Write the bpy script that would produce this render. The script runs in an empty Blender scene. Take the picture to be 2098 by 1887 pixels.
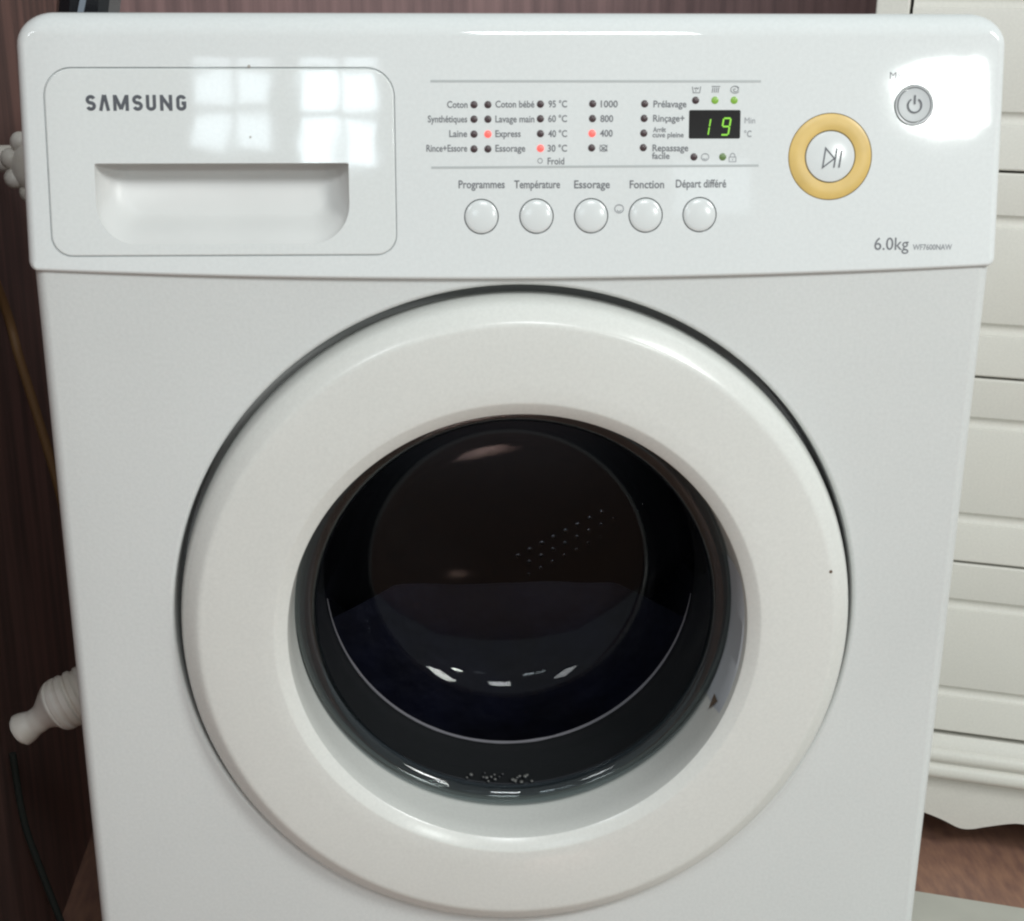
import bpy, bmesh, math, random
from mathutils import Vector, Matrix, noise
random.seed(7)
sc = bpy.context.scene
COL = sc.collection
R = math.radians

# ------------------------------------------------------------------ camera
cam_d = bpy.data.cameras.new('Camera')
cam = bpy.data.objects.new('Camera', cam_d); COL.objects.link(cam); sc.camera = cam
yaw, pitch, roll = 0.047355, 0.386423, 0.003869
f = Vector((math.sin(yaw)*math.cos(pitch), math.cos(yaw)*math.cos(pitch), -math.sin(pitch)))
r = Vector((math.cos(yaw), -math.sin(yaw), 0)); u = r.cross(f)
r2 = r*math.cos(roll) + u*math.sin(roll); u2 = -r*math.sin(roll) + u*math.cos(roll)
mw = Matrix((r2, u2, -f)).transposed().to_4x4(); mw.translation = (-0.0608, -1.0171, 0.8898)
cam.matrix_world = mw
cam_d.sensor_width = 36; cam_d.lens = 3350.8/2098*36
cam_d.shift_x = 31.45/2098; cam_d.shift_y = 290.57/2098
cam_d.clip_start = 0.05; cam_d.clip_end = 50

# ------------------------------------------------------------------ light
w = bpy.data.worlds.new('World'); sc.world = w; w.use_nodes = True
bg = w.node_tree.nodes['Background']
bg.inputs[0].default_value = (0.93, 1.0, 0.985, 1); bg.inputs[1].default_value = 0.37

def area(name, loc, target, sx, sy, radiance, col=(1, 1, 1)):
    L = bpy.data.lights.new(name, 'AREA'); L.shape = 'RECTANGLE'; L.size = sx; L.size_y = sy
    L.energy = radiance*math.pi*sx*sy; L.color = col
    o = bpy.data.objects.new(name, L); COL.objects.link(o); o.location = loc
    o.rotation_euler = (Vector(target)-Vector(loc)).to_track_quat('-Z', 'Y').to_euler()
    return o
def pane(x0, x1, z0, z1, rad, y=-2.6, col=(0.80, 0.93, 1.0)):
    return area('window_pane_light', ((x0+x1)/2, y, (z0+z1)/2), ((x0+x1)/2, 0, (z0+z1)/2), x1-x0, z1-z0, rad, col)
# the room's soft daylight, high in front of the machine
area('room_daylight', (1.9, -1.9, 2.5), (0, 0.1, 0.5), 0.6, 0.8, 29.0, (0.98, 1.0, 0.975))
area('room_daylight', (0.35, -2.6, 2.75), (0, 0.1, 0.5), 0.55, 0.55, 19.0, (0.94, 0.98, 1.0))
area('room_daylight', (-1.35, -2.3, 2.45), (0, 0.1, 0.5), 0.45, 0.65, 10.5, (0.92, 0.97, 1.0))
# two added spot lamps, bright floor patches made up for glints in the bowl
for tgt, en, sz, colr in (((0.185, -1.226, 0), 3000, 0.8, (1.0, 0.97, 0.94)), ((0.075, -0.50, 0), 9000, 1.25, (1.0, 0.84, 0.80))):
    L = bpy.data.lights.new('glint_spot', 'SPOT'); L.energy = en; L.spot_size = R(sz); L.spot_blend = 0.7; L.shadow_soft_size = 0.02; L.color = colr
    o = bpy.data.objects.new('glint_spot', L); COL.objects.link(o); o.location = (0.9, -2.9, 2.4)
    o.rotation_euler = (Vector(tgt)-Vector(o.location)).to_track_quat('-Z', 'Y').to_euler()
# casement window mirrored in the drawer front: panes between glazing bars
for x0, x1 in ((-0.555, -0.474), (-0.460, -0.385)):
    pane(x0, x1, 1.644, 1.722, 8); pane(x0, x1, 1.552, 1.622, 8); pane(x0, x1, 1.735, 1.778, 4)
for x0, x1 in ((-0.318, -0.241), (-0.227, -0.150)):
    pane(x0, x1, 1.634, 1.722, 12); pane(x0, x1, 1.510, 1.610, 12); pane(x0, x1, 1.735, 1.775, 5.5)
# bright bare window mirrored round the power button
pane(1.095, 1.205, 1.575, 1.765, 55, col=(0.94, 1.0, 0.97))
pane(1.010, 1.15, 1.578, 1.765, 50, col=(0.94, 1.0, 0.97)).data.shape = 'ELLIPSE'
pane(1.208, 1.232, 1.60, 1.745, 45, col=(0.94, 1.0, 0.97))
pane(0.50, 0.68, 1.40, 1.52, 1.6)

sc.view_settings.view_transform = 'Standard'; sc.view_settings.look = 'None'
sc.view_settings.exposure = 0.1; sc.view_settings.gamma = 1
sc.cycles.use_denoising = True
sc.cycles.filter_width = 2.3
sc.cycles.max_bounces = 10; sc.cycles.transparent_max_bounces = 16
sc.cycles.sample_clamp_indirect = 4

# ------------------------------------------------------------------ helpers
def mat(name, col, rough=0.5, metal=0, spec=0.5, bump=0, bscale=200, var=0, vscale=8, emit=None, estr=0, stretch=None, coat=0, bdist=0.001, col2=None, mottle=0):
    m = bpy.data.materials.new(name); m.use_nodes = True
    nt = m.node_tree; b = nt.nodes['Principled BSDF']
    b.inputs['Base Color'].default_value = (*col, 1); b.inputs['Roughness'].default_value = rough
    b.inputs['Metallic'].default_value = metal; b.inputs['Specular IOR Level'].default_value = spec
    b.inputs['Coat Weight'].default_value = coat; b.inputs['Coat Roughness'].default_value = 0.03
    if emit:
        b.inputs['Emission Color'].default_value = (*emit, 1); b.inputs['Emission Strength'].default_value = estr
    tc = nt.nodes.new('ShaderNodeTexCoord'); mp = nt.nodes.new('ShaderNodeMapping')
    nt.links.new(tc.outputs['Object'], mp.inputs[0])
    if stretch: mp.inputs['Scale'].default_value = stretch
    if var or col2:
        n = nt.nodes.new('ShaderNodeTexNoise'); n.inputs['Scale'].default_value = vscale; n.inputs['Detail'].default_value = 6
        nt.links.new(mp.outputs[0], n.inputs['Vector'])
        rp = nt.nodes.new('ShaderNodeValToRGB'); rp.color_ramp.elements[0].position = 0.35; rp.color_ramp.elements[1].position = 0.65
        lo = col2 or tuple(c*(1-var) for c in col); hi = col if col2 else tuple(min(1, c*(1+var)) for c in col)
        rp.color_ramp.elements[0].color = (*lo, 1); rp.color_ramp.elements[1].color = (*hi, 1)
        nt.links.new(n.outputs['Fac'], rp.inputs[0]); nt.links.new(rp.outputs[0], b.inputs['Base Color'])
    if mottle:
        n3 = nt.nodes.new('ShaderNodeTexNoise'); n3.inputs['Scale'].default_value = 420; n3.inputs['Detail'].default_value = 3
        nt.links.new(tc.outputs['Object'], n3.inputs['Vector'])
        mr = nt.nodes.new('ShaderNodeMapRange'); mr.inputs['From Min'].default_value = 0.3; mr.inputs['From Max'].default_value = 0.7
        mr.inputs['To Min'].default_value = 1-mottle; mr.inputs['To Max'].default_value = 1+mottle
        nt.links.new(n3.outputs['Fac'], mr.inputs['Value'])
        vm = nt.nodes.new('ShaderNodeVectorMath'); vm.operation = 'SCALE'
        src = b.inputs['Base Color'].links[0].from_socket if b.inputs['Base Color'].links else None
        if src: nt.links.new(src, vm.inputs[0])
        else: vm.inputs[0].default_value = col
        nt.links.new(mr.outputs[0], vm.inputs['Scale']); nt.links.new(vm.outputs[0], b.inputs['Base Color'])
    if bump:
        n2 = nt.nodes.new('ShaderNodeTexNoise'); n2.inputs['Scale'].default_value = bscale; n2.inputs['Detail'].default_value = 2
        nt.links.new(tc.outputs['Object'], n2.inputs['Vector'])
        bp = nt.nodes.new('ShaderNodeBump'); bp.inputs['Strength'].default_value = bump; bp.inputs['Distance'].default_value = bdist
        nt.links.new(n2.outputs['Fac'], bp.inputs['Height']); nt.links.new(bp.outputs[0], b.inputs['Normal'])
    return m

def finish(bm, name, material, parent=None, smooth=True, angle=35, wn=False, loc=None):
    bmesh.ops.recalc_face_normals(bm, faces=bm.faces)
    me = bpy.data.meshes.new(name); bm.to_mesh(me); bm.free()
    return link(me, name, material, parent, smooth, angle, wn, loc)
def link(me, name, material, parent=None, smooth=True, angle=35, wn=False, loc=None):
    if material: me.materials.append(material)
    if smooth:
        me.polygons.foreach_set('use_smooth', [True]*len(me.polygons)); me.set_sharp_from_angle(angle=R(angle))
    o = bpy.data.objects.new(name, me); COL.objects.link(o)
    if parent: o.parent = parent
    if loc: o.location = loc
    if wn:
        md = o.modifiers.new('wn', 'WEIGHTED_NORMAL'); md.keep_sharp = True; md.weight = 100
    return o
def tag(o, label=None, cat=None, group=None, kind=None):
    if label: o['label'] = label
    if cat: o['category'] = cat
    if group: o['group'] = group
    if kind: o['kind'] = kind
    return o
def empty(name, loc, rz=0):
    o = bpy.data.objects.new(name, None); COL.objects.link(o); o.location = loc; o.rotation_euler = (0, 0, rz); o.empty_display_size = 0.05
    return o
def ring(bm, pts): return [bm.verts.new(p) for p in pts]
def bridge(bm, a, b, close=True):
    n = len(a)
    for i in range(n if close else n-1):
        j = (i+1) % n
        try: bm.faces.new((a[i], a[j], b[j], b[i]))
        except ValueError: pass
def loops_mesh(bm, loops, cap0=False, cap1=False):
    vs = [ring(bm, L) for L in loops]
    for a, b in zip(vs, vs[1:]): bridge(bm, a, b)
    if cap0: bm.faces.new(vs[0])
    if cap1: bm.faces.new(vs[-1])
    return vs
def lathe_loops(prof, cx, cz, n=96):
    out = []
    for rr, y in prof:
        rr = max(rr, 1e-5)
        out.append([(cx+rr*math.cos(2*math.pi*i/n), y, cz+rr*math.sin(2*math.pi*i/n)) for i in range(n)])
    return out
def lathe(name, prof, cx, cz, material, parent=None, n=96, capend=True, capstart=False, angle=35, closed=False):
    bm = bmesh.new()
    vs = loops_mesh(bm, lathe_loops(prof, cx, cz, n), cap0=capstart, cap1=capend)
    if closed: bridge(bm, vs[-1], vs[0])
    return finish(bm, name, material, parent, angle=angle)
def rrect(x0, x1, z0, z1, rad, n=10, bow=None, nb=28):
    """closed outline with outward normals; rad = (bl, br, tr, tl)"""
    P, N = [], []
    for (cx, cz, sx, sz, a0, q) in ((x0, z0, 1, 1, 180, 0), (x1, z0, -1, 1, 270, 1), (x1, z1, -1, -1, 0, 2), (x0, z1, 1, -1, 90, 3)):
        rr = rad[q]; ox, oz = cx+sx*rr, cz+sz*rr
        for i in range(n+1):
            a = R(a0+90*i/n); P.append((ox+rr*math.cos(a), oz+rr*math.sin(a))); N.append((math.cos(a), math.sin(a)))
        if q == 0:
            for i in range(1, nb):
                t = i/nb; P.append((x0+rad[0]+(x1-x0-rad[0]-rad[1])*t, z0)); N.append((0, -1))
    if bow:
        P = [(x, z+bow(x)*max(0, min(1, (z1-z)/(z1-z0)))) for x, z in P]
    return P, N
def off(P, N, d, y):
    o = []
    for k, ((x, z), (nx, nz)) in enumerate(zip(P, N)):
        dd = d[k] if isinstance(d, list) else d; yy = y[k] if isinstance(y, list) else y
        o.append((x-nx*dd, yy, z-nz*dd))
    return o
def box(bm, x0, x1, y0, y1, z0, z1):
    v = [bm.verts.new((x, y, z)) for x in (x0, x1) for y in (y0, y1) for z in (z0, z1)]
    for q in ((0, 1, 3, 2), (4, 6, 7, 5), (0, 4, 5, 1), (2, 3, 7, 6), (0, 2, 6, 4), (1, 5, 7, 3)): bm.faces.new([v[i] for i in q])
def bevbox(name, x0, x1, y0, y1, z0, z1, bev, material, parent=None, seg=3):
    bm = bmesh.new(); box(bm, x0, x1, y0, y1, z0, z1)
    bmesh.ops.bevel(bm, geom=bm.edges[:], offset=bev, segments=seg, profile=0.5, affect='EDGES')
    return finish(bm, name, material, parent, wn=True)
def fill(bm, rings):
    ed = []
    for rg in rings:
        n = len(rg)
        for i in range(n):
            e = bm.edges.get((rg[i], rg[(i+1) % n])) or bm.edges.new((rg[i], rg[(i+1) % n])); ed.append(e)
    bmesh.ops.triangle_fill(bm, edges=ed, use_beauty=True, use_dissolve=False)
def tube(bm, pts, rad, n=12, cap=True):
    prev = None; rings = []
    pts = [Vector(p) for p in pts]
    for i, p in enumerate(pts):
        t = (pts[min(i+1, len(pts)-1)]-pts[max(i-1, 0)]).normalized()
        ref = Vector((0, 0, 1)) if abs(t.z) < 0.9 else Vector((1, 0, 0))
        a = t.cross(ref).normalized() if prev is None else (prev-t*prev.dot(t)).normalized()
        prev = a; b = t.cross(a)
        rr = rad[i] if isinstance(rad, (list, tuple)) else rad
        rings.append([p+a*rr*math.cos(2*math.pi*k/n)+b*rr*math.sin(2*math.pi*k/n) for k in range(n)])
    return loops_mesh(bm, rings, cap, cap)
def smooth_path(pts, k=8):
    pts = [Vector(p) for p in pts]; o = []
    for i in range(len(pts)-1):
        p0, p1, p2, p3 = pts[max(i-1, 0)], pts[i], pts[i+1], pts[min(i+2, len(pts)-1)]
        for j in range(k):
            t = j/k
            o.append(0.5*((2*p1)+(p2-p0)*t+(2*p0-5*p1+4*p2-p3)*t*t+(3*p1-p0-3*p2+p3)*t**3))
    o.append(pts[-1]); return o

# ------------------------------------------------------------------ materials
M = {}
M['panel'] = mat('glossy_white_plastic', (0.74, 0.77, 0.77), 0.04, bump=0.06, bscale=16, var=0.015, vscale=5, bdist=0.002, mottle=0.025)
M['drawer'] = mat('drawer_white_plastic', (0.735, 0.765, 0.76), 0.045, bump=0.07, bscale=20, var=0.015, vscale=5, bdist=0.002, mottle=0.025)
M['pocket'] = mat('recess_white_plastic', (0.70, 0.71, 0.70), 0.38, var=0.02, vscale=20)
M['steel'] = mat('white_enamelled_steel', (0.68, 0.705, 0.698), 0.30, bump=0.12, bscale=420, var=0.035, vscale=3.5, bdist=0.0006, mottle=0.03)
M['door'] = mat('white_door_plastic', (0.725, 0.735, 0.705), 0.22, bump=0.05, bscale=260, var=0.025, vscale=5, bdist=0.0006, mottle=0.03)
M['button'] = mat('button_plastic', (0.72, 0.75, 0.75), 0.16)
M['silver'] = mat('silver_plastic', (0.48, 0.50, 0.51), 0.25)
M['amber'] = mat('amber_ring_plastic', (0.70, 0.49, 0.155), 0.34, var=0.07, vscale=45)
M['print'] = mat('grey_print', (0.17, 0.175, 0.19), 0.5, var=0.18, vscale=400)
M['printsoft'] = mat('pale_grey_print', (0.30, 0.31, 0.33), 0.5, var=0.15, vscale=400)
M['printdark'] = mat('dark_grey_print', (0.085, 0.09, 0.105), 0.35, var=0.15, vscale=300)
M['rule'] = mat('rule_print', (0.46, 0.485, 0.485), 0.35)
M['led'] = mat('unlit_indicator', (0.06, 0.035, 0.038), 0.3)
M['ledrim'] = mat('indicator_well', (0.30, 0.27, 0.27), 0.5)
M['ledred'] = mat('lit_red_indicator', (0.8, 0.12, 0.1), 0.3, emit=(1.0, 0.10, 0.09), estr=0.75)
M['ledgreen'] = mat('lit_green_indicator', (0.12, 0.22, 0.04), 0.3, emit=(0.30, 0.62, 0.04), estr=0.35)
M['leddim'] = mat('dim_green_indicator', (0.10, 0.15, 0.06), 0.3, emit=(0.25, 0.5, 0.08), estr=0.12)
M['screen'] = mat('display_window', (0.012, 0.010, 0.010), 0.12)
M['digit'] = mat('green_digit', (0.1, 0.3, 0.02), 0.4, emit=(0.28, 0.70, 0.03), estr=0.75)
M['dark'] = mat('dark_gap', (0.05, 0.05, 0.05), 0.7)
M['gasket'] = mat('grey_rubber_gasket', (0.058, 0.060, 0.054), 0.45, bump=0.2, bscale=60)
M['lip'] = mat('pale_gasket_edge', (0.62, 0.58, 0.54), 0.4)
M['drum'] = mat('drum_steel', (0.30, 0.30, 0.31), 0.32, metal=1)
M['perf'] = mat('drum_emboss', (0.95, 0.95, 0.95), 0.24, metal=1)
M['navy'] = mat('navy_cloth', (0.005, 0.006, 0.022), 0.7, bump=0.6, bscale=45, bdist=0.006, vscale=26, col2=(0.003, 0.003, 0.010))
M['recess'] = mat('recess_grey', (0.60, 0.61, 0.61), 0.6)
M['foam'] = mat('soap_foam', (0.11, 0.11, 0.105), 0.3)
M['rimback'] = mat('rim_backing_grey', (0.34, 0.35, 0.345), 0.4)
M['grip'] = mat('grip_grey_plastic', (0.50, 0.53, 0.57), 0.3)
M['speck'] = mat('brown_speck', (0.14, 0.10, 0.07), 0.7)
M['gapstrip'] = mat('shadow_gap_strip', (0.22, 0.21, 0.20), 0.7)
M['dust'] = mat('grey_dust', (0.42, 0.40, 0.37), 0.8)
M['cab'] = mat('white_cabinet_lacquer', (0.74, 0.725, 0.675), 0.26, bump=0.05, bscale=120, var=0.025, vscale=6, mottle=0.03)
M['tile'] = mat('beige_floor', (0.50, 0.50, 0.45), 0.35, var=0.06, vscale=12)
M['lino'] = mat('brown_wood_floor', (0.34, 0.19, 0.13), 0.45, vscale=14, stretch=(9, 2.0, 1), col2=(0.235, 0.13, 0.10))
M['brown'] = mat('brown_wood_wall', (0.23, 0.13, 0.11), 0.6, vscale=9, stretch=(6, 6, 0.5), col2=(0.11, 0.07, 0.062))
M['mauve'] = mat('mauve_stripe_wall', (0.37, 0.235, 0.23), 0.7, vscale=16, stretch=(5, 5, 0.25), col2=(0.22, 0.145, 0.145))
M['whitepl'] = mat('white_pvc', (0.80, 0.78, 0.74), 0.4, vscale=38, col2=(0.68, 0.65, 0.58))
M['cord'] = mat('tan_cord', (0.22, 0.12, 0.05), 0.6)
M['hose'] = mat('dark_green_hose', (0.02, 0.026, 0.022), 0.7)
M['black'] = mat('black_gloss', (0.008, 0.009, 0.012), 0.15)
M['highlight'] = mat('grey_blue_highlight', (0.22, 0.26, 0.31), 0.25)

def glass_thin(name='smoked_bowl_glass', tint=(0.54, 0.55, 0.60), base=0.020, gain=0.85, power=4):
    m = bpy.data.materials.new(name); m.use_nodes = True
    nt = m.node_tree; nt.nodes.remove(nt.nodes['Principled BSDF']); out = nt.nodes['Material Output']
    lw = nt.nodes.new('ShaderNodeLayerWeight'); lw.inputs['Blend'].default_value = 0.5
    pw = nt.nodes.new('ShaderNodeMath'); pw.operation = 'POWER'; pw.inputs[1].default_value = power
    ml = nt.nodes.new('ShaderNodeMath'); ml.operation = 'MULTIPLY_ADD'; ml.inputs[1].default_value = gain; ml.inputs[2].default_value = base
    nt.links.new(lw.outputs['Facing'], pw.inputs[0]); nt.links.new(pw.outputs[0], ml.inputs[0])
    tr = nt.nodes.new('ShaderNodeBsdfTransparent'); tr.inputs[0].default_value = (*tint, 1)
    gl = nt.nodes.new('ShaderNodeBsdfGlossy'); gl.inputs['Roughness'].default_value = 0.03
    mx = nt.nodes.new('ShaderNodeMixShader')
    nt.links.new(ml.outputs[0], mx.inputs[0]); nt.links.new(tr.outputs[0], mx.inputs[1]); nt.links.new(gl.outputs[0], mx.inputs[2])
    nt.links.new(mx.outputs[0], out.inputs[0]); return m
M['glass'] = glass_thin()
M['rimglass'] = glass_thin('thick_rim_glass', (0.62, 0.66, 0.66), 0.06, 0.75, 3)

# ------------------------------------------------------------------ setting
def plane(name, pts, m, kind='structure'):
    me = bpy.data.meshes.new(name); me.from_pydata(pts, [], [tuple(range(len(pts)))]); me.update()
    o = link(me, name, m, smooth=False); o['kind'] = kind; return o
plane('floor', [(-2.5, -3.5, 0), (2.5, -3.5, 0), (2.5, 2.0, 0), (-2.5, 2.0, 0)], M['lino'])
tag(plane('wall_left', [(-0.42, -0.25, 0), (-0.42, 1.0, 0), (-0.42, 1.0, 1.15), (-0.42, -0.25, 1.15)], M['brown']), 'dark brown wood wall close beside the washing machine', None)
tag(plane('wall_back', [(-0.42, 1.0, 0), (2.5, 1.0, 0), (2.5, 1.0, 1.3), (-0.42, 1.0, 1.3)], M['mauve']), 'mauve vertically striped wall behind the washing machine', None)

# ------------------------------------------------------------------ washing machine
WM = empty('washing_machine', (0, 0, 0))
tag(WM, 'white front-loading washing machine with round glass door and lit control panel', 'washing machine')

# steel cabinet: plan outline with rounded front edges, circular door recess pressed into the front
DX, DZ = 0.0017, 0.4551
HR = 0.2290; RX, RZ = DX-0.0008, DZ+0.0046
bm = bmesh.new()
zt, zb = 0.704, 0.012
plan = []
rr = 0.008
for i in range(9):
    a = R(180+90*i/8); plan.append((-0.298+rr+rr*math.cos(a), rr+rr*math.sin(a)))
for i in range(9):
    a = R(270+90*i/8); plan.append((0.298-rr+rr*math.cos(a), rr+rr*math.sin(a)))
plan += [(0.298, 0.50), (-0.298, 0.50)]
lo = [bm.verts.new((x, y, zb)) for x, y in plan]; hi = [bm.verts.new((x, y, zt)) for x, y in plan]
n = len(plan)
for i in range(n):
    j = (i+1) % n
    if i == 8: continue                                  # the flat front, filled below with its hole
    bm.faces.new((lo[i], lo[j], hi[j], hi[i]))
bm.faces.new(lo); bm.faces.new(hi)
prof = [(HR+0.003, 0.0)]
for i in range(1, 7):
    a = R(90*i/6); prof.append((HR+0.003-0.003*math.sin(a), 0.003-0.003*math.cos(a)))
vs = loops_mesh(bm, lathe_loops(prof, RX, RZ, 160))
fill(bm, [[lo[8], lo[9], hi[9], hi[8]], vs[0]])
body = finish(bm, 'cabinet', M['steel'], WM, wn=True)
lathe('door_recess', [(HR-0.0001, 0.0028), (HR-0.0002, 0.024), (HR-0.002, 0.034), (0.20, 0.036), (0.165, 0.036), (0.158, 0.040), (0.1575, 0.085)], RX, RZ, M['recess'], WM, n=160, capend=False)
bevbox('top_cover', -0.2965, 0.2965, 0.060, 0.50, 0.7045, 0.818, 0.006, M['steel'], WM)
bevbox('base_kick', -0.28, 0.28, 0.03, 0.48, 0.0, 0.0115, 0.002, M['dark'], WM)

# control panel (own tilted frame: x across, z up the panel, -y outwards)
A = 0.20233
def frame(o):
    o.parent = WM; o.location = (0, -0.0028, 0.70); o.rotation_euler = (-A, 0, 0); return o
bow = lambda x: -0.0068+0.0068*(x/0.30)**2
P, N = rrect(-0.3005, 0.3005, 0.0, 0.1528, (0.006, 0.006, 0.021, 0.021), bow=bow)
rad = [0.006*nx*nx+(0.016 if nz > 0 else 0.0020)*nz*nz for nx, nz in N]
bm = bmesh.new()
loops = [off(P, N, 0.0, [0.055 if nz > -0.5 else 0.012 for nx, nz in N])]
for i in range(0, 10):
    t = R(90*i/9); loops.append(off(P, N, [q*(1-math.cos(t)) for q in rad], [q*(1-math.sin(t)) for q in rad]))
vs = loops_mesh(bm, loops, cap0=True)
holes = []
def circle(cx, cz, rr, y, n=48): return [(cx+rr*math.cos(2*math.pi*i/n), y, cz+rr*math.sin(2*math.pi*i/n)) for i in range(n)]
def hole(L0, L1):
    a, b = ring(bm, L0), ring(bm, L1); bridge(bm, a, b); bm.faces.new(b); holes.append(a)
DP, DN = rrect(-0.2852, -0.0748, 0.0080, 0.1190, (0.0125, 0.0125, 0.017, 0.017), nb=2)
ga, gb, gc = ring(bm, off(DP, DN, -0.0002, 0)), ring(bm, off(DP, DN, -0.0002, 0.0016)), ring(bm, off(DP, DN, 0.0035, 0.0016))
bridge(bm, ga, gb); bridge(bm, gb, gc); holes.append(ga)
BTN = [(-22.74, 31.0), (11.19, 31.14), (44.95, 31.25), (78.77, 31.54), (112.3, 31.72)]
for x, z in BTN: hole(circle(x/1000, z/1000, 0.0107, 0), circle(x/1000, z/1000, 0.0107, 0.004))
hole(circle(0.1928, 0.0663, 0.0261, 0, 64), circle(0.1928, 0.0663, 0.0261, 0.004, 64))
hole(circle(0.2439, 0.0968, 0.0124, 0), circle(0.2439, 0.0968, 0.0124, 0.004))
SP, SN = rrect(0.1048, 0.1366, 0.0771, 0.0941, (0.0010,)*4, n=4, nb=2)
hole(off(SP, SN, 0, 0), off(SP, SN, 0, 0.0012))
fill(bm, [vs[-1]]+holes)
CP = frame(finish(bm, 'control_panel', M['panel'], wn=True, angle=30))

# detergent drawer
bm = bmesh.new()
dl = [off(DP, DN, 0.0004, 0.0015)]
for i in range(0, 6):
    t = R(90*i/5); q = 0.0010; dl.append(off(DP, DN, 0.0004+q*(1-math.cos(t)), q*(1-math.sin(t))))
vs = loops_mesh(bm, dl)
def pocket(xo, bo, up, dl_, dt):
    x0, x1, z0, z1 = -0.2570+xo, -0.1035-xo, 0.0150+bo, 0.0632+up
    rc = max(0.024-0.35*bo-0.3*xo, 0.012)
    Q, _ = rrect(x0, x1, z0, z1, (rc, rc, 0.0012, 0.0012), n=10, nb=16)
    o = []
    for x, z in Q:
        v = max(0, min(1, (z-z0)/(z1-z0))); v = v*v*(3-2*v); o.append((x, dl_+(dt-dl_)*v, z))
    return o
p0 = ring(bm, pocket(0, 0, 0, 0, 0))
fill(bm, [vs[-1], p0])
DR = frame(finish(bm, 'detergent_drawer', M['drawer'], wn=True, angle=30))
DR.location = (0, -0.0029, 0.70)
bm = bmesh.new()
loops_mesh(bm, [pocket(*q) for q in ((0, 0, 0, 0, 0), (0.0004, 0.0008, 0, 0.0008, 0.0040), (0.0012, 0.0034, 0.002, 0.0025, 0.0075), (0.0024, 0.0068, 0.004, 0.0048, 0.0115),
    (0.0042, 0.0103, 0.006, 0.0080, 0.0145), (0.0068, 0.0138, 0.007, 0.0118, 0.0180), (0.0105, 0.0168, 0.007, 0.0152, 0.0208), (0.0155, 0.0195, 0.006, 0.0172, 0.0225))], cap1=True)
finish(bm, 'handle_recess', M['pocket'], DR, angle=60)

# ---- lettering
def font_meshes(items):
    tmp = bpy.data.scenes.new('tmp'); obs = []
    for s, bold in items:
        c = bpy.data.curves.new('t', 'FONT'); c.body = s; c.resolution_u = 3; c.offset = bold
        o = bpy.data.objects.new('t', c); tmp.collection.objects.link(o); obs.append(o)
    vl = tmp.view_layers[0]; vl.update(); dg = vl.depsgraph
    out = [bpy.data.meshes.new_from_object(o.evaluated_get(dg)) for o in obs]
    for o in obs: bpy.data.curves.remove(o.data)
    bpy.data.scenes.remove(tmp); return out
def text(me, x0, x1, base, cap, m, parent=None, name='lettering', y=-0.00018):
    xs = [v.co.x for v in me.vertices]; a, b = min(xs), max(xs)
    kx, kz = (x1-x0)/(b-a), cap/0.682
    for v in me.vertices: v.co = Vector((x0+(v.co.x-a)*kx, y, base+v.co.y*kz))
    me.name = name; return link(me, name, m, parent or CP, smooth=False)
def strokes(name, lines, wd, m, parent=None, y=-0.00018, closed=()):
    bm = bmesh.new()
    for k, L in enumerate(lines):
        pts = [Vector(p) for p in L]; n = len(pts); cl = k in closed
        a, b = [], []
        for i, p in enumerate(pts):
            q0 = pts[i-1] if (i > 0 or cl) else p; q1 = pts[(i+1) % n] if (i < n-1 or cl) else p
            d1 = (p-q0).normalized() if (p-q0).length > 1e-9 else (q1-p).normalized()
            d2 = (q1-p).normalized() if (q1-p).length > 1e-9 else d1
            n1 = Vector((-d1.y, d1.x)); n2 = Vector((-d2.y, d2.x)); mt = (n1+n2)
            mt = mt.normalized() if mt.length > 1e-6 else n1
            s = wd/2/max(0.45, mt.dot(n1))
            yy = y-0.00002*k
            a.append(bm.verts.new((p.x+mt.x*s, yy, p.y+mt.y*s))); b.append(bm.verts.new((p.x-mt.x*s, yy, p.y-mt.y*s)))
        bridge(bm, a, b, close=cl)
    return finish(bm, name, m, parent or CP, smooth=False)
def arc(cx, cz, rr, a0, a1, n=16, rz=None): return [(cx+rr*math.cos(R(a0+(a1-a0)*i/n)), cz+(rz or rr)*math.sin(R(a0+(a1-a0)*i/n))) for i in range(n+1)]
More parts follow.
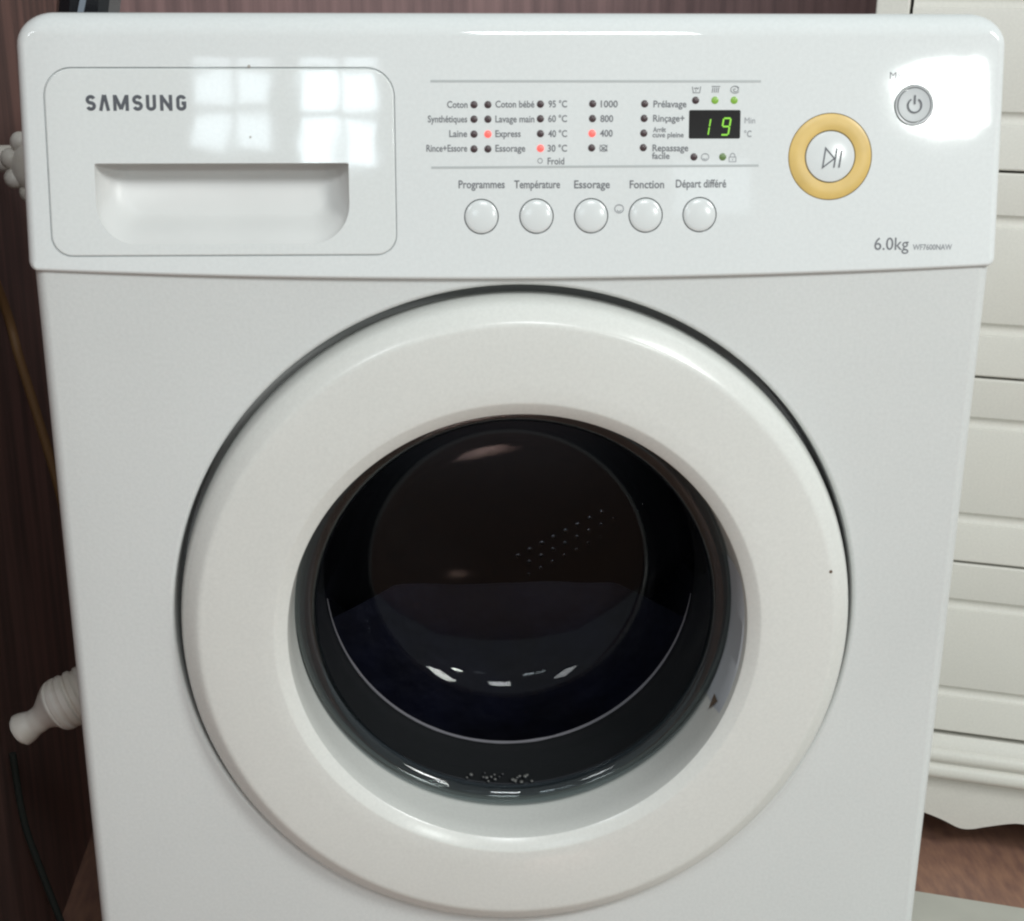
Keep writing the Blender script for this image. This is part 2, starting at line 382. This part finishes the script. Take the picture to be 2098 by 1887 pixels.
TEXT = [('Coton', -43.11, -30.66, 95.48, 3.85), ('Synthétiques', -54.89, -30.96, 87.02, 3.86), ('Laine', -41.97, -31.03, 78.4, 3.88), ('Rince+Essore', -56.02, -31.11, 69.79, 3.89), ('Coton bébé', -13.73, 10.03, 95.68, 3.85), ('Lavage main', -13.78, 10.02, 86.98, 3.87), ('Express', -13.83, 1.61, 78.36, 3.88), ('Essorage', -13.88, 4.39, 69.72, 3.89), ('95 °C', 18.64, 29.93, 95.76, 3.86), ('60 °C', 18.41, 29.95, 87.16, 3.87), ('40 °C', 18.41, 29.97, 78.31, 3.89), ('30 °C', 18.08, 29.99, 69.66, 3.9), ('Froid', 18.08, 28.32, 62.06, 3.91), ('1000', 50.53, 60.96, 95.74, 3.87), ('800', 50.36, 58.22, 87.13, 3.88), ('400', 50.19, 57.95, 78.48, 3.9), ('Prélavage', 82.86, 103.11, 95.72, 3.87), ('Rinçage+', 82.73, 102.11, 87.31, 3.88), ('Arrêt', 82.81, 90.7, 81.14, 2.82), ('cuve pleine', 82.51, 101.69, 78.0, 2.93), ('Repassage', 82.6, 104.65, 69.76, 3.91), ('facile', 82.32, 93.18, 65.19, 3.7), ('Min', 139.18, 145.64, 86.17, 3.46), ('°C', 139.14, 143.56, 78.14, 3.69), ('Programmes', -36.58, -8.27, 48.05, 4.57), ('Température', -2.42, 25.75, 47.95, 4.58), ('Essorage', 34.44, 56.48, 47.85, 4.59), ('Fonction', 68.7, 90.01, 47.75, 4.6), ('Départ différé', 97.27, 128.53, 48.11, 4.6), ('Marche/Arrêt', 228.18, 262.69, 112.34, 4.01), ('6.0kg', 222.31, 244.03, 9.91, 7.43), ('WF7600NAW', 246.65, 271.5, 9.86, 3.27)]
FM = font_meshes([(q[0], 0.0 if q[0] in ('Min', 'Marche/Arrêt') else 0.004 if q[0] == '6.0kg' else 0.016) for q in TEXT])
for (s, a, b, z, c), fm in zip(TEXT, FM):
    big = c > 4.2 and c < 7
    text(fm, a/1000, b/1000, z/1000, c/1000, M['print'] if (big or s in ('6.0kg', 'Marche/Arrêt') or a < 85) else M['printsoft'])
# brand letters on the drawer, drawn as thick strokes
SX0, SX1, SZ0, SZ1 = -0.2602, -0.2002, 0.0939, 0.1031
h = SZ1-SZ0; wd = 0.00200
SPAN = ((195, 350), (395, 565), (615, 855), (910, 1070), (1120, 1275), (1335, 1525), (1585, 1740)); kk = (SX1-SX0)/(1740-195)
def sshape(x, w_):
    r1 = h/4-wd/4
    cx = x+w_/2; rx = w_/2-wd/2
    top = arc(cx, SZ1-wd/2-r1, rx, 20, 270, 18, r1); bot = arc(cx, SZ0+wd/2+r1, rx, 90, -160, 18, r1)
    return [top+bot[1:]]
for ch, (xa, xb) in zip('SAMSUNG', SPAN):
    x = SX0+(xa-195)*kk; w_ = (xb-xa)*kk; l, rg = x+wd/2, x+w_-wd/2; z0, z1 = SZ0, SZ1
    if ch == 'S': L = sshape(x, w_)
    elif ch == 'A': L = [[(l, z0), (x+w_*0.46, z1)], [(x+w_*0.54, z1), (rg, z0)]]
    elif ch == 'M': L = [[(l, z0), (l, z1)], [(l+wd*0.15, z1-wd*0.25), (x+w_/2, z0+wd*0.45)], [(x+w_/2, z0+wd*0.45), (rg-wd*0.15, z1-wd*0.25)], [(rg, z1), (rg, z0)]]
    elif ch == 'U': L = [[(l, z1)]+arc((l+rg)/2, z0+wd/2+(rg-l)/2*0.8, (rg-l)/2, 180, 360, 12, (rg-l)/2*0.8)+[(rg, z1)]]
    elif ch == 'N': L = [[(l, z0), (l, z1)], [(l, z1-wd*0.4), (rg, z0+wd*0.4)], [(rg, z1), (rg, z0)]]
    else:
        q = (rg-l)/2
        L = [arc((l+rg)/2, z1-wd/2-q*0.8, q, 10, 180, 12, q*0.8)+arc((l+rg)/2, z0+wd/2+q*0.8, q, 180, 360, 12, q*0.8)+[(rg, (z0+z1)/2-wd*0.1), ((l+rg)/2+q*0.1, (z0+z1)/2-wd*0.1)]]
    strokes('brand_letter', L, wd, M['printdark'], DR)
# rules above and below the indicator field
strokes('rule_line', [[(-0.0530, 0.11105), (0.1487, 0.11096)]], 0.0013, M['rule'])
strokes('rule_line', [[(-0.0531, 0.0603), (0.1484, 0.06113)]], 0.0013, M['rule'])

# indicators
LED = [[(-26.73, 97.31), (-26.8, 88.8), (-26.87, 80.03), (-26.94, 71.29)], [(-18.28, 97.31), (-18.33, 88.79), (-18.39, 80.02), (-18.45, 71.28)], [(13.71, 97.6), (13.7, 89.02), (13.7, 80.26), (13.69, 71.57)], [(45.63, 97.78), (45.56, 89.1), (45.33, 80.34), (45.14, 71.8)], [(77.47, 97.76), (77.26, 89.16), (77.12, 80.44), (76.91, 71.89)], [(108.73, 99.81), (120.64, 99.8), (132.44, 99.8)], [(108.23, 66.33), (126.07, 66.3)]]
RED = {(1, 2), (2, 3), (3, 2)}; GRN = {(5, 1), (5, 2)}; DIM = {(6, 1)}
for ci, c in enumerate(LED):
    for ri, (x, z) in enumerate(c):
        m = M['ledred'] if (ci, ri) in RED else M['ledgreen'] if (ci, ri) in GRN else M['leddim'] if (ci, ri) in DIM else M['led']
        o = lathe('indicator_light', [(0.00225, 0.0004), (0.00222, -0.0001), (0.0020, -0.00045), (0.0012, -0.0007), (0, -0.0008)], x/1000, z/1000, m, CP, n=24)
        if m == M['ledred']: o['label'] = 'lit red indicator light'
        elif m != M['led']: o['label'] = 'lit green indicator light'
strokes('empty_indicator_ring', [arc(0.01347, 0.06418, 0.0014, 0, 345, 22)], 0.00035, M['print'], closed=(0,))
# display
bm = bmesh.new(); loops_mesh(bm, [off(SP, SN, 0.0001, 0.0010), off(SP, SN, 0.0002, 0.0003)], cap1=True)
finish(bm, 'display_window', M['screen'], CP, smooth=False)
def seg7(cx, cz, segs):
    w_, h_ = 0.0044, 0.0098; sl = 0.16
    pt = {'a': [(-1, 1), (1, 1)], 'b': [(1, 1), (1, 0)], 'c': [(1, 0), (1, -1)], 'd': [(-1, -1), (1, -1)], 'e': [(-1, 0), (-1, -1)], 'f': [(-1, 1), (-1, 0)], 'g': [(-1, 0), (1, 0)]}
    L = []
    for s in segs:
        (xa, za), (xb, zb_) = pt[s]; q = 0.88
        mx, mz = (xa+xb)/2, (za+zb_)/2
        xa, xb, za, zb_ = mx+(xa-mx)*q, mx+(xb-mx)*q, mz+(za-mz)*q, mz+(zb_-mz)*q
        L.append([(cx+xa*w_/2+za*h_/2*sl, cz+za*h_/2), (cx+xb*w_/2+zb_*h_/2*sl, cz+zb_*h_/2)])
    return L
strokes('display_digit', seg7(0.1153, 0.0841, 'bc'), 0.00075, M['digit'], y=-0.0000)
strokes('display_digit', seg7(0.1277, 0.0843, 'abcdfg'), 0.00095, M['digit'], y=-0.0000)
# small symbols
def tub(cx, cz, s): return [[(cx-s, cz+s*0.7), (cx-s*0.75, cz-s*0.7), (cx+s*0.75, cz-s*0.7), (cx+s, cz+s*0.7)]]
cx, cz = 0.10913, 0.10603
strokes('wash_symbol', tub(cx, cz, 0.0026)+[[(cx-0.0014, cz+0.0012), (cx-0.0007, cz+0.0004), (cx, cz+0.0012), (cx+0.0007, cz+0.0004), (cx+0.0014, cz+0.0012)], [(cx-0.0004, cz-0.0012), (cx-0.0004, cz-0.0002)]], 0.00042, M['print'])
cx, cz = 0.12106, 0.10602
strokes('rinse_symbol', [[(cx-0.0026, cz+0.0019), (cx+0.0026, cz+0.0019)]]+[[(cx+q, cz+0.0012), (cx+q-0.0005, cz-0.0017)] for q in (-0.0018, -0.0006, 0.0006, 0.0018)], 0.00045, M['print'])
cx, cz = 0.13288, 0.10602
strokes('spin_symbol', [[(cx+0.0002*q*math.cos(q*0.62), cz+0.00016*q*math.sin(q*0.62)) for q in range(1, 14)], arc(cx, cz, 0.0027, 30, 330, 20, 0.0021)], 0.00042, M['print'])
cx, cz = 0.0525, 0.0716
strokes('no_spin_symbol', [[(cx+0.00019*q*math.cos(q*0.62), cz+0.00015*q*math.sin(q*0.62)) for q in range(1, 14)], arc(cx, cz, 0.0024, 20, 340, 20, 0.0019), [(cx-0.0024, cz-0.0019), (cx+0.0024, cz+0.0019)], [(cx-0.0024, cz+0.0019), (cx+0.0024, cz-0.0019)]], 0.0004, M['print'])
def face_sym(cx, cz, s, m): strokes('child_lock_symbol', [arc(cx, cz, s, 0, 348, 28, s*0.92), arc(cx, cz-s*0.1, s*0.5, 200, 340, 10), arc(cx, cz+s*0.55, s*0.75, 20, 160, 10, s*0.3)], s*0.2, m, closed=(0,))
face_sym(0.11512, 0.06621, 0.0023, M['printsoft']); face_sym(0.06228, 0.03541, 0.0027, M['printsoft'])
cx, cz = 0.13214, 0.06560
strokes('padlock_symbol', [[(cx-0.0021, cz-0.0022), (cx+0.0021, cz-0.0022), (cx+0.0021, cz+0.0006), (cx-0.0021, cz+0.0006)], [(cx-0.0014, cz+0.0006)]+arc(cx, cz+0.0014, 0.0014, 180, 0, 10)+[(cx+0.0014, cz+0.0006)], [(cx, cz-0.0014), (cx, cz-0.0004)]], 0.00045, M['printsoft'], closed=(0,))

# push buttons
for x, z in BTN:
    lathe('push_button', [(0.0101, 0.0036), (0.0101, 0.0004), (0.0099, -0.0002), (0.0094, -0.0005), (0.0080, -0.0008), (0.0055, -0.0011), (0.0028, -0.00125), (0, -0.0013)], x/1000, z/1000, M['button'], CP, n=48)
px, pz = 0.1928, 0.0663
lathe('amber_ring', [(0.0157, 0.0035), (0.0157, 0.0001), (0.0160, -0.0003), (0.0180, -0.0006), (0.0210, -0.0007), (0.0240, -0.0005), (0.0255, -0.0001), (0.0258, 0.0005), (0.0257, 0.0035)], px, pz, M['amber'], CP, n=96, capend=False)['label'] = 'amber yellow ring round the start button'
bt = lathe('start_button', [(0.0150, 0.0035), (0.0152, -0.0001), (0.0149, -0.0005), (0.012, -0.0009), (0.006, -0.0012), (0, -0.0013)], px, pz, M['button'], CP, n=64)
cx, cz = px+0.0002, pz-0.0008
strokes('play_pause_symbol', [[(cx-0.0050, cz-0.0058), (cx-0.0034, cz+0.0058), (cx+0.0022, cz-0.0004)], [(cx+0.0036, cz+0.0056), (cx+0.0020, cz-0.0058)], [(cx+0.0066, cz+0.0044), (cx+0.0052, cz-0.0058)]], 0.00085, M['printdark'], y=-0.00155, closed=(0,))
lathe('power_bezel', [(0.0121, 0.0035), (0.0121, -0.0002), (0.0116, -0.0008), (0.0106, -0.0006), (0.0104, 0.0003), (0.0104, 0.0035)], 0.2439, 0.0968, M['silver'], CP, n=64, capend=False)
lathe('power_button', [(0.0102, 0.0035), (0.0102, -0.0002), (0.0098, -0.0007), (0.006, -0.0005), (0, -0.0004)], 0.2439, 0.0968, M['silver'], CP, n=64)
cx, cz = 0.2441, 0.0972
strokes('power_symbol', [arc(cx, cz-0.0006, 0.0042, 122, 418, 30), [(cx, cz+0.0001), (cx, cz+0.0055)]], 0.00095, M['printdark'], y=-0.0011)

# ---- door: ring, glass, gasket
ringprof = [(0.2150, 0.0300), (0.2240, 0.0260), (0.2266, 0.0180), (0.2268, 0.0110), (0.2265, 0.0060), (0.2258, 0.0015), (0.2248, -0.0028), (0.2238, -0.0058), (0.2224, -0.0084), (0.2204, -0.0104), (0.2160, -0.0136), (0.2142, -0.0148), (0.2130, -0.0154), (0.2116, -0.0158), (0.2100, -0.0160), (0.1980, -0.0166), (0.1860, -0.0171), (0.1740, -0.0174), (0.1636, -0.0175),
            (0.1625, -0.0173), (0.1617, -0.0169), (0.1550, -0.0132), (0.1542, -0.0125), (0.1538, -0.0112), (0.1530, 0.0050), (0.1524, 0.0320), (0.1540, 0.0340), (0.1600, 0.0330)]
DOOR = lathe('door', ringprof, DX, DZ, M['door'], WM, n=160, capend=False, closed=True, angle=28)
DOOR['label'] = 'round white door ring with deep glass bowl'
bowl = [(0.1500, 0.0400), (0.1440, 0.0385), (0.1408, 0.0480), (0.1385, 0.0620), (0.1360, 0.0780), (0.1330, 0.0960), (0.1285, 0.1090), (0.1225, 0.1210), (0.1150, 0.1310), (0.1085, 0.1372), (0.1020, 0.1415), (0.0940, 0.1447), (0.0840, 0.1470),
        (0.0720, 0.1490), (0.0590, 0.1508), (0.0450, 0.1522), (0.0300, 0.1532), (0.0150, 0.1538), (0, 0.1540)]
lathe('glass_bowl', bowl, DX, DZ, M['glass'], DOOR, n=128)
rimp = [(0.1445+0.0075*math.cos(R(a)), 0.0330+0.0070*math.sin(R(a))) for a in range(0, 360, 20)]
lathe('glass_rim', rimp, DX, DZ, M['rimglass'], DOOR, n=160, capend=False, closed=True)
lathe('rim_backing_ring', [(0.1532, 0.0410), (0.1500, 0.0418), (0.1438, 0.0420), (0.1425, 0.0440)], DX, DZ, M['rimback'], DOOR, n=128, capend=False)  # grey ring added behind the glass rim so the rim looks lighter
lathe('door_gasket', [(0.1535, 0.0455), (0.1500, 0.0440), (0.1432, 0.0480), (0.1412, 0.0620), (0.1388, 0.0780), (0.1358, 0.0970), (0.1380, 0.1020), (0.1540, 0.1060), (0.1585, 0.0700)], DX, DZ, M['gasket'], WM, n=128, capend=False)
bm = bmesh.new(); pts, rd = [], []
for i in range(81):                                      # pale edge, only on the lower half, thinning at its ends
    t = i/80; a = R(186+168*t); pts.append((DX+0.1345*math.cos(a), 0.0968, DZ+0.1345*math.sin(a))); rd.append(0.0003+0.0011*min(1, 6*t*(1-t))*(0.8+0.35*noise.noise(Vector((t*30, 1, 4)))))
tube(bm, pts, rd, n=8); finish(bm, 'gasket_edge', M['lip'], WM)
bm = bmesh.new()
for i in range(22):                                      # foam left at the bottom between glass and rubber
    a = R(random.gauss(268, 7)); y = random.uniform(0.046, 0.056); rr = 0.1416-0.17*(y-0.048)
    bmesh.ops.create_icosphere(bm, subdivisions=2, radius=random.uniform(0.0009, 0.0019), matrix=Matrix.Translation((DX+rr*math.cos(a), y, DZ+rr*math.sin(a))))
finish(bm, 'foam_bubbles', M['foam'], WM)['kind'] = 'stuff'
# grip pocket set in the right inner wall of the ring
bm = bmesh.new()
La = []
for i in range(25):
    a = R(-25+41*i/24); e = math.sin(math.pi*i/24)**0.5
    row = []
    for q, y in ((0, -0.006), (0.0012, -0.0045), (0.0014, 0.012), (0.0010, 0.0300)):
        rr = 0.1534-0.0006*y/0.01-q*e; row.append(bm.verts.new((DX+rr*math.cos(a), y, DZ+rr*math.sin(a))))
    La.append(row)
for a_, b_ in zip(La, La[1:]):
    for i in range(3): bm.faces.new((a_[i], a_[i+1], b_[i+1], b_[i]))
finish(bm, 'door_grip', M['grip'], DOOR)
bm = bmesh.new(); aa = [R(-22.5), R(-26.5)]
v = [bm.verts.new((DX+0.1516*math.cos(t), y, DZ+0.1516*math.sin(t))) for t, y in ((aa[0], 0.004), (aa[0], 0.017), (aa[1], 0.012))]
bm.faces.new(v); finish(bm, 'rust_mark', M['speck'], DOOR, smooth=False)
lathe('stain_speck', [(0.0012, 0.0002), (0.0010, -0.0003), (0, -0.0004)], 0.2085, 0.5005, M['speck'], DOOR, n=10).location = (0, -0.0160, 0)

for x, z, q in ((-0.162, 0.1196, 0.0010), (-0.1625, 0.0785, 0.0008)):
    lathe('stain_speck', [(q, 0.0001), (q*0.8, -0.0002), (0, -0.0003)], x, z, M['dust'], DR, n=9)
# ---- drum
drum = lathe('drum', [(0.1480, 0.1080), (0.1520, 0.1120), (0.2180, 0.1160), (0.2250, 0.1220), (0.2250, 0.3700), (0.2100, 0.4000), (0, 0.4050)], DX, DZ, M['drum'], WM, n=96)
bm = bmesh.new()
for sct in range(1):                                     # embossed band of holes in the drum back
    ca, sa = math.cos(R(28.7+120*sct)), math.sin(R(28.7+120*sct))
    for i in range(-2, 6):
        for j in range(3):
            t, q = 0.0125*i+0.00625*(j % 2), -0.118+0.0105*j
            x, z = t*ca-q*sa, t*sa+q*ca
            if math.hypot(x, z) < 0.19:
                L = [[(DX+x+rr*math.cos(k*math.pi/5), 0.4050-y, DZ+z+rr*math.sin(k*math.pi/5)) for k in range(10)] for rr, y in ((0.0038, 0), (0.0034, 0.0015), (0.0022, 0.0026), (0.0008, 0.0031))]
                loops_mesh(bm, L, False, True)
o = finish(bm, 'drum_perforations', M['perf'], WM); o['kind'] = 'stuff'
for k in range(3):                                       # drum paddles
    a = R(90+120*k+20); bm = bmesh.new(); L = []
    for y, s in ((0.14, 0.6), (0.17, 1), (0.30, 1), (0.36, 0.7)):
        t = Vector((-math.sin(a), 0, math.cos(a))); q = Vector((math.cos(a), 0, math.sin(a))); c0 = Vector((DX, y, DZ))
        L.append([c0+q*0.224+t*0.03*s, c0+q*(0.224-0.03*s)+t*0.012*s, c0+q*(0.224-0.036*s), c0+q*(0.224-0.03*s)-t*0.012*s, c0+q*0.224-t*0.03*s])
    loops_mesh(bm, L, True, True); finish(bm, 'drum_paddle', M['gasket'], WM)

# ---- laundry inside the drum: wet cloth pressed against the glass, sloping down towards the back
bm = bmesh.new(); loops = []
for i in range(61):
    x = -0.185+0.37*i/60
    zb_ = DZ-math.sqrt(0.217**2-x*x)
    top = 0.4255+0.0016*noise.noise(Vector((x*22, 3, 1)))-0.55*max(0, abs(x)-0.085)
    L = []
    for k in range(13):                                  # front face with folds
        z = zb_+(top-zb_)*k/12
        fold = 0.004*noise.noise(Vector((x*26, z*20, 5)))+0.003*noise.noise(Vector((x*9-z*30, z*12, 9)))
        L.append((DX+x, 0.1575+max(0, fold)+(0.004 if k == 12 else 0), z))
    for k in range(1, 14):                               # top, falling away
        y = 0.160+0.225*k/13
        z = top-0.50*(y-0.160)-0.004+0.010*noise.noise(Vector((x*14, y*18, 2)))*min(1, k/3)
        L.append((DX+x, y, max(z, zb_+0.002*k)))
    L.append((DX+x, 0.385, zb_))
    loops.append(L)
loops_mesh(bm, loops, True, True)
tag(finish(bm, 'laundry', M['navy'], None, angle=70), 'dark navy wet laundry heaped inside the drum behind the glass', 'laundry')

# ------------------------------------------------------------------ white chest of drawers on the right
CH = empty('chest_of_drawers', (0.478, 0.45, 0), R(-20))
tag(CH, 'white lacquered chest of drawers with grooved fronts and scalloped skirt', 'chest')
XR = 0.62
def extrude_profile(name, prof, x0, x1, m, parent, angle=40):
    bm = bmesh.new(); loops_mesh(bm, [[(x0, y, z) for y, z in prof], [(x1, y, z) for y, z in prof]], True, True)
    return finish(bm, name, m, parent, angle=angle)
bevbox('case', -0.143, XR+0.03, 0.022, 0.43, 0.125, 1.06, 0.002, M['cab'], CH)
bevbox('stile', -0.143, -0.1137, 0.0, 0.0215, 0.142, 1.06, 0.002, M['cab'], CH)
bevbox('stile', XR+0.0025, XR+0.03, 0.0, 0.0215, 0.142, 1.06, 0.002, M['cab'], CH)
bevbox('gap_shade_strip', -0.1135, XR, 0.018, 0.0218, 0.145, 1.055, 0.001, M['gapstrip'], CH)  # dark strip added behind the fronts, its colour standing for shade in the gaps
GZ = [1.0575, 0.8835, 0.6972, 0.5096, 0.3251, 0.1410]
def drawer_profile(z0, z1):
    P = [(0.017, z0), (0.0015, z0), (0.0, z0+0.0015)]
    def groove(zc):
        w2, d = 0.0058, 0.0042
        o = [(0.0, zc-w2-0.001)]
        for i in range(9):
            a = math.pi*(1-i/8); o.append((d*math.sin(a)**0.8+0.0003, zc+w2*math.cos(a)))
        return o+[(0.0, zc+w2+0.001)]
    P += groove(z0+0.0445)+groove(z1-0.0425)
    P += [(0.0, z1-0.0015), (0.0015, z1), (0.017, z1)]
    return P
for zt_, zb_ in zip(GZ, GZ[1:]):
    extrude_profile('drawer_front', drawer_profile(zb_+0.0012, zt_-0.0012), -0.1108, XR-0.001, M['cab'], CH, angle=30)
mp = [(0.03, 0.0885), (-0.0015, 0.0885), (-0.004, 0.0905)]
for c0, rad_ in ((0.099, 0.0085), (0.1165, 0.0075)):
    for i in range(9):
        a = R(-85+170*i/8); mp.append((-0.004-rad_*0.75*math.cos(a)+0.0, c0+rad_*math.sin(a)))
mp += [(-0.004, 0.1265), (0.0, 0.1335), (0.002, 0.1372), (0.03, 0.1372)]
extrude_profile('base_moulding', mp, -0.150, XR+0.035, M['cab'], CH, angle=50)
# scalloped skirt board
bm = bmesh.new(); key = [(-0.145, 0.03), (-0.11, 0.034), (-0.07, 0.046), (-0.045, 0.0475), (-0.0232, 0.0436), (-0.0043, 0.0382), (0.010, 0.0325), (0.0183, 0.0311), (0.028, 0.0328), (0.0399, 0.0373), (0.0623, 0.0447), (0.0765, 0.0466), (0.11, 0.046), (0.16, 0.042), (0.25, 0.040), (0.35, 0.046), (0.42, 0.046), (0.46, 0.037), (0.49, 0.031), (0.52, 0.038), (0.56, 0.046), (0.60, 0.036), (0.65, 0.03)]
pts = [(q.x, q.z) for q in smooth_path([(x, 0, z) for x, z in key], 6)]
fr = [[bm.verts.new((x, y, z)) for x, z in pts] for y in (0.004, 0.020)]
tp = [[bm.verts.new((x, y, 0.0884)) for x, z in pts] for y in (0.004, 0.020)]
for i in range(len(pts)-1):
    bm.faces.new((fr[0][i], fr[0][i+1], tp[0][i+1], tp[0][i])); bm.faces.new((fr[1][i+1], fr[1][i], tp[1][i], tp[1][i+1])); bm.faces.new((fr[0][i+1], fr[0][i], fr[1][i], fr[1][i+1])); bm.faces.new((tp[0][i], tp[0][i+1], tp[1][i+1], tp[1][i]))
finish(bm, 'scalloped_skirt', M['cab'], CH, angle=40)
for lx, ly in ((-0.12, 0.05), (0.60, 0.05), (-0.12, 0.38), (0.60, 0.38)):
    bevbox('foot', lx-0.02, lx+0.02, ly-0.02, ly+0.02, 0.0035, 0.1245, 0.002, M['cab'], CH)

# pale mat on the floor in front of the chest
bm = bmesh.new(); box(bm, -0.115, 0.75, -0.75, -0.09, 0.0005, 0.0045)
fc = finish(bm, 'floor_mat', M['tile'], None, smooth=False); fc.location = (0.478, 0.45, 0); fc.rotation_euler = (0, 0, R(-20))
tag(fc, 'pale beige mat on the brown floor in front of the white chest', 'mat')

# ------------------------------------------------------------------ things in the gap on the left and on top
# water tap with lobed knob
TP = empty('water_tap', (-0.366, 0.38, 0.7177)); tag(TP, 'white lobed tap knob sticking out behind the left side of the machine', 'tap')
bm = bmesh.new(); prof2 = []
loops_mesh(bm, [[(rr*math.cos(2*math.pi*i/40), y-0.03, rr*math.sin(2*math.pi*i/40)) for i in range(40)] for rr, y in ((0.012, 0.008), (0.020, 0.006), (0.0225, 0), (0.020, -0.008), (0.010, -0.011))], True, True)
for k in range(9):
    a = 2*math.pi*(k+0.12)/9
    bmesh.ops.create_uvsphere(bm, u_segments=16, v_segments=10, radius=0.0083, matrix=Matrix.Translation((0.0228*math.cos(a), -0.0305, 0.0228*math.sin(a))))
finish(bm, 'knob', M['whitepl'], TP, angle=60)
bm = bmesh.new(); tube(bm, [(0, -0.024, 0), (0, 0.015, 0)], 0.008); tube(bm, smooth_path([(-0.053, 0.012, 0), (-0.01, 0.012, 0), (0.014, 0.012, -0.01), (0.02, 0.012, -0.045)]), 0.011)
finish(bm, 'spout', M['whitepl'], TP)
# white drain hose end
bm = bmesh.new()
path = smooth_path([(-0.25, 0.24, 0.352), (-0.292, 0.185, 0.352), (-0.318, 0.158, 0.345), (-0.338, 0.15, 0.3375), (-0.352, 0.15, 0.330), (-0.366, 0.15, 0.3195), (-0.381, 0.15, 0.3105)], 14)
n = len(path); rads = []
for i in range(n):
    t = i/(n-1)
    q = 0.0215 if t < 0.58 else 0.0215-0.0112*(lambda v: v*v*(3-2*v))(min(1, (t-0.58)/0.22))
    if t < 0.60 and i % 5 in (0, 1): q -= 0.0015
    if t > 0.86: q = 0.0103+0.0028*math.sin(math.pi*min(1, (t-0.86)/0.10)/2)
    if t > 0.965: q -= 0.0022
    rads.append(q)
vs = tube(bm, path, rads, n=28, cap=False)
d = (path[-1]-path[-2]).normalized()
inner = [bm.verts.new(v.co+(path[-1]-v.co)*0.25+d*0.001) for v in vs[-1]]; bridge(bm, vs[-1], inner)
inner2 = [bm.verts.new(v.co-d*0.02) for v in inner]; bridge(bm, inner, inner2); bm.faces.new(inner2)
tag(finish(bm, 'drain_hose', M['whitepl'], None), 'white ribbed plastic hose end poking out left of the machine', 'hose')
bm = bmesh.new(); tube(bm, smooth_path([(-0.4165, 0.30, 0.70), (-0.4130, 0.38, 0.597), (-0.4060, 0.38, 0.555), (-0.3965, 0.38, 0.507), (-0.3837, 0.38, 0.436), (-0.375, 0.38, 0.36)]), 0.0042)
tag(finish(bm, 'hanging_cord', M['cord'], None), 'thin tan cord slanting down the dark gap left of the machine', 'cord')
bm = bmesh.new(); tube(bm, smooth_path([(-0.4155, 0.25, 0.24), (-0.4130, 0.25, 0.176), (-0.4035, 0.25, 0.126), (-0.3892, 0.25, 0.064), (-0.375, 0.25, 0.006)]), 0.0032)
tag(finish(bm, 'dark_hose', M['hose'], None), 'dark green hose near the floor in the left gap', 'hose')
# black glossy case standing on the machine
BK = empty('black_case', (-0.2945, 0.2, 0.8185)); tag(BK, 'black glossy case with a painted grey highlight standing on the machine top', 'case')
bm = bmesh.new()
def bkx(z): return (-0.0205+0.20*z, 0.0165+0.20*z)
L = []
for z in (0, 0.02, 0.06, 0.12):
    a, b = bkx(z)
    L.append([(a, 0.0, z), (a+0.004, -0.012, z), (a+0.012, -0.016, z), (b-0.006, -0.014, z), (b, -0.006, z), (b+0.002, 0.03, z), (a+0.004, 0.034, z)])
loops_mesh(bm, L, True, True); finish(bm, 'case_body', M['black'], BK, angle=30)
bm = bmesh.new()  # highlight on the glossy case, painted as a grey-blue strip
L = []
for z in (0.0005, 0.02, 0.06, 0.1195):
    a, b = bkx(z); c0 = a+0.0155+0.1*z
    L.append([(c0, -0.0163, z), (c0+0.0042, -0.0161, z), (c0+0.0042, -0.0120, z), (c0, -0.0120, z)])
loops_mesh(bm, L, True, True); finish(bm, 'highlight', M['highlight'], BK, smooth=False)
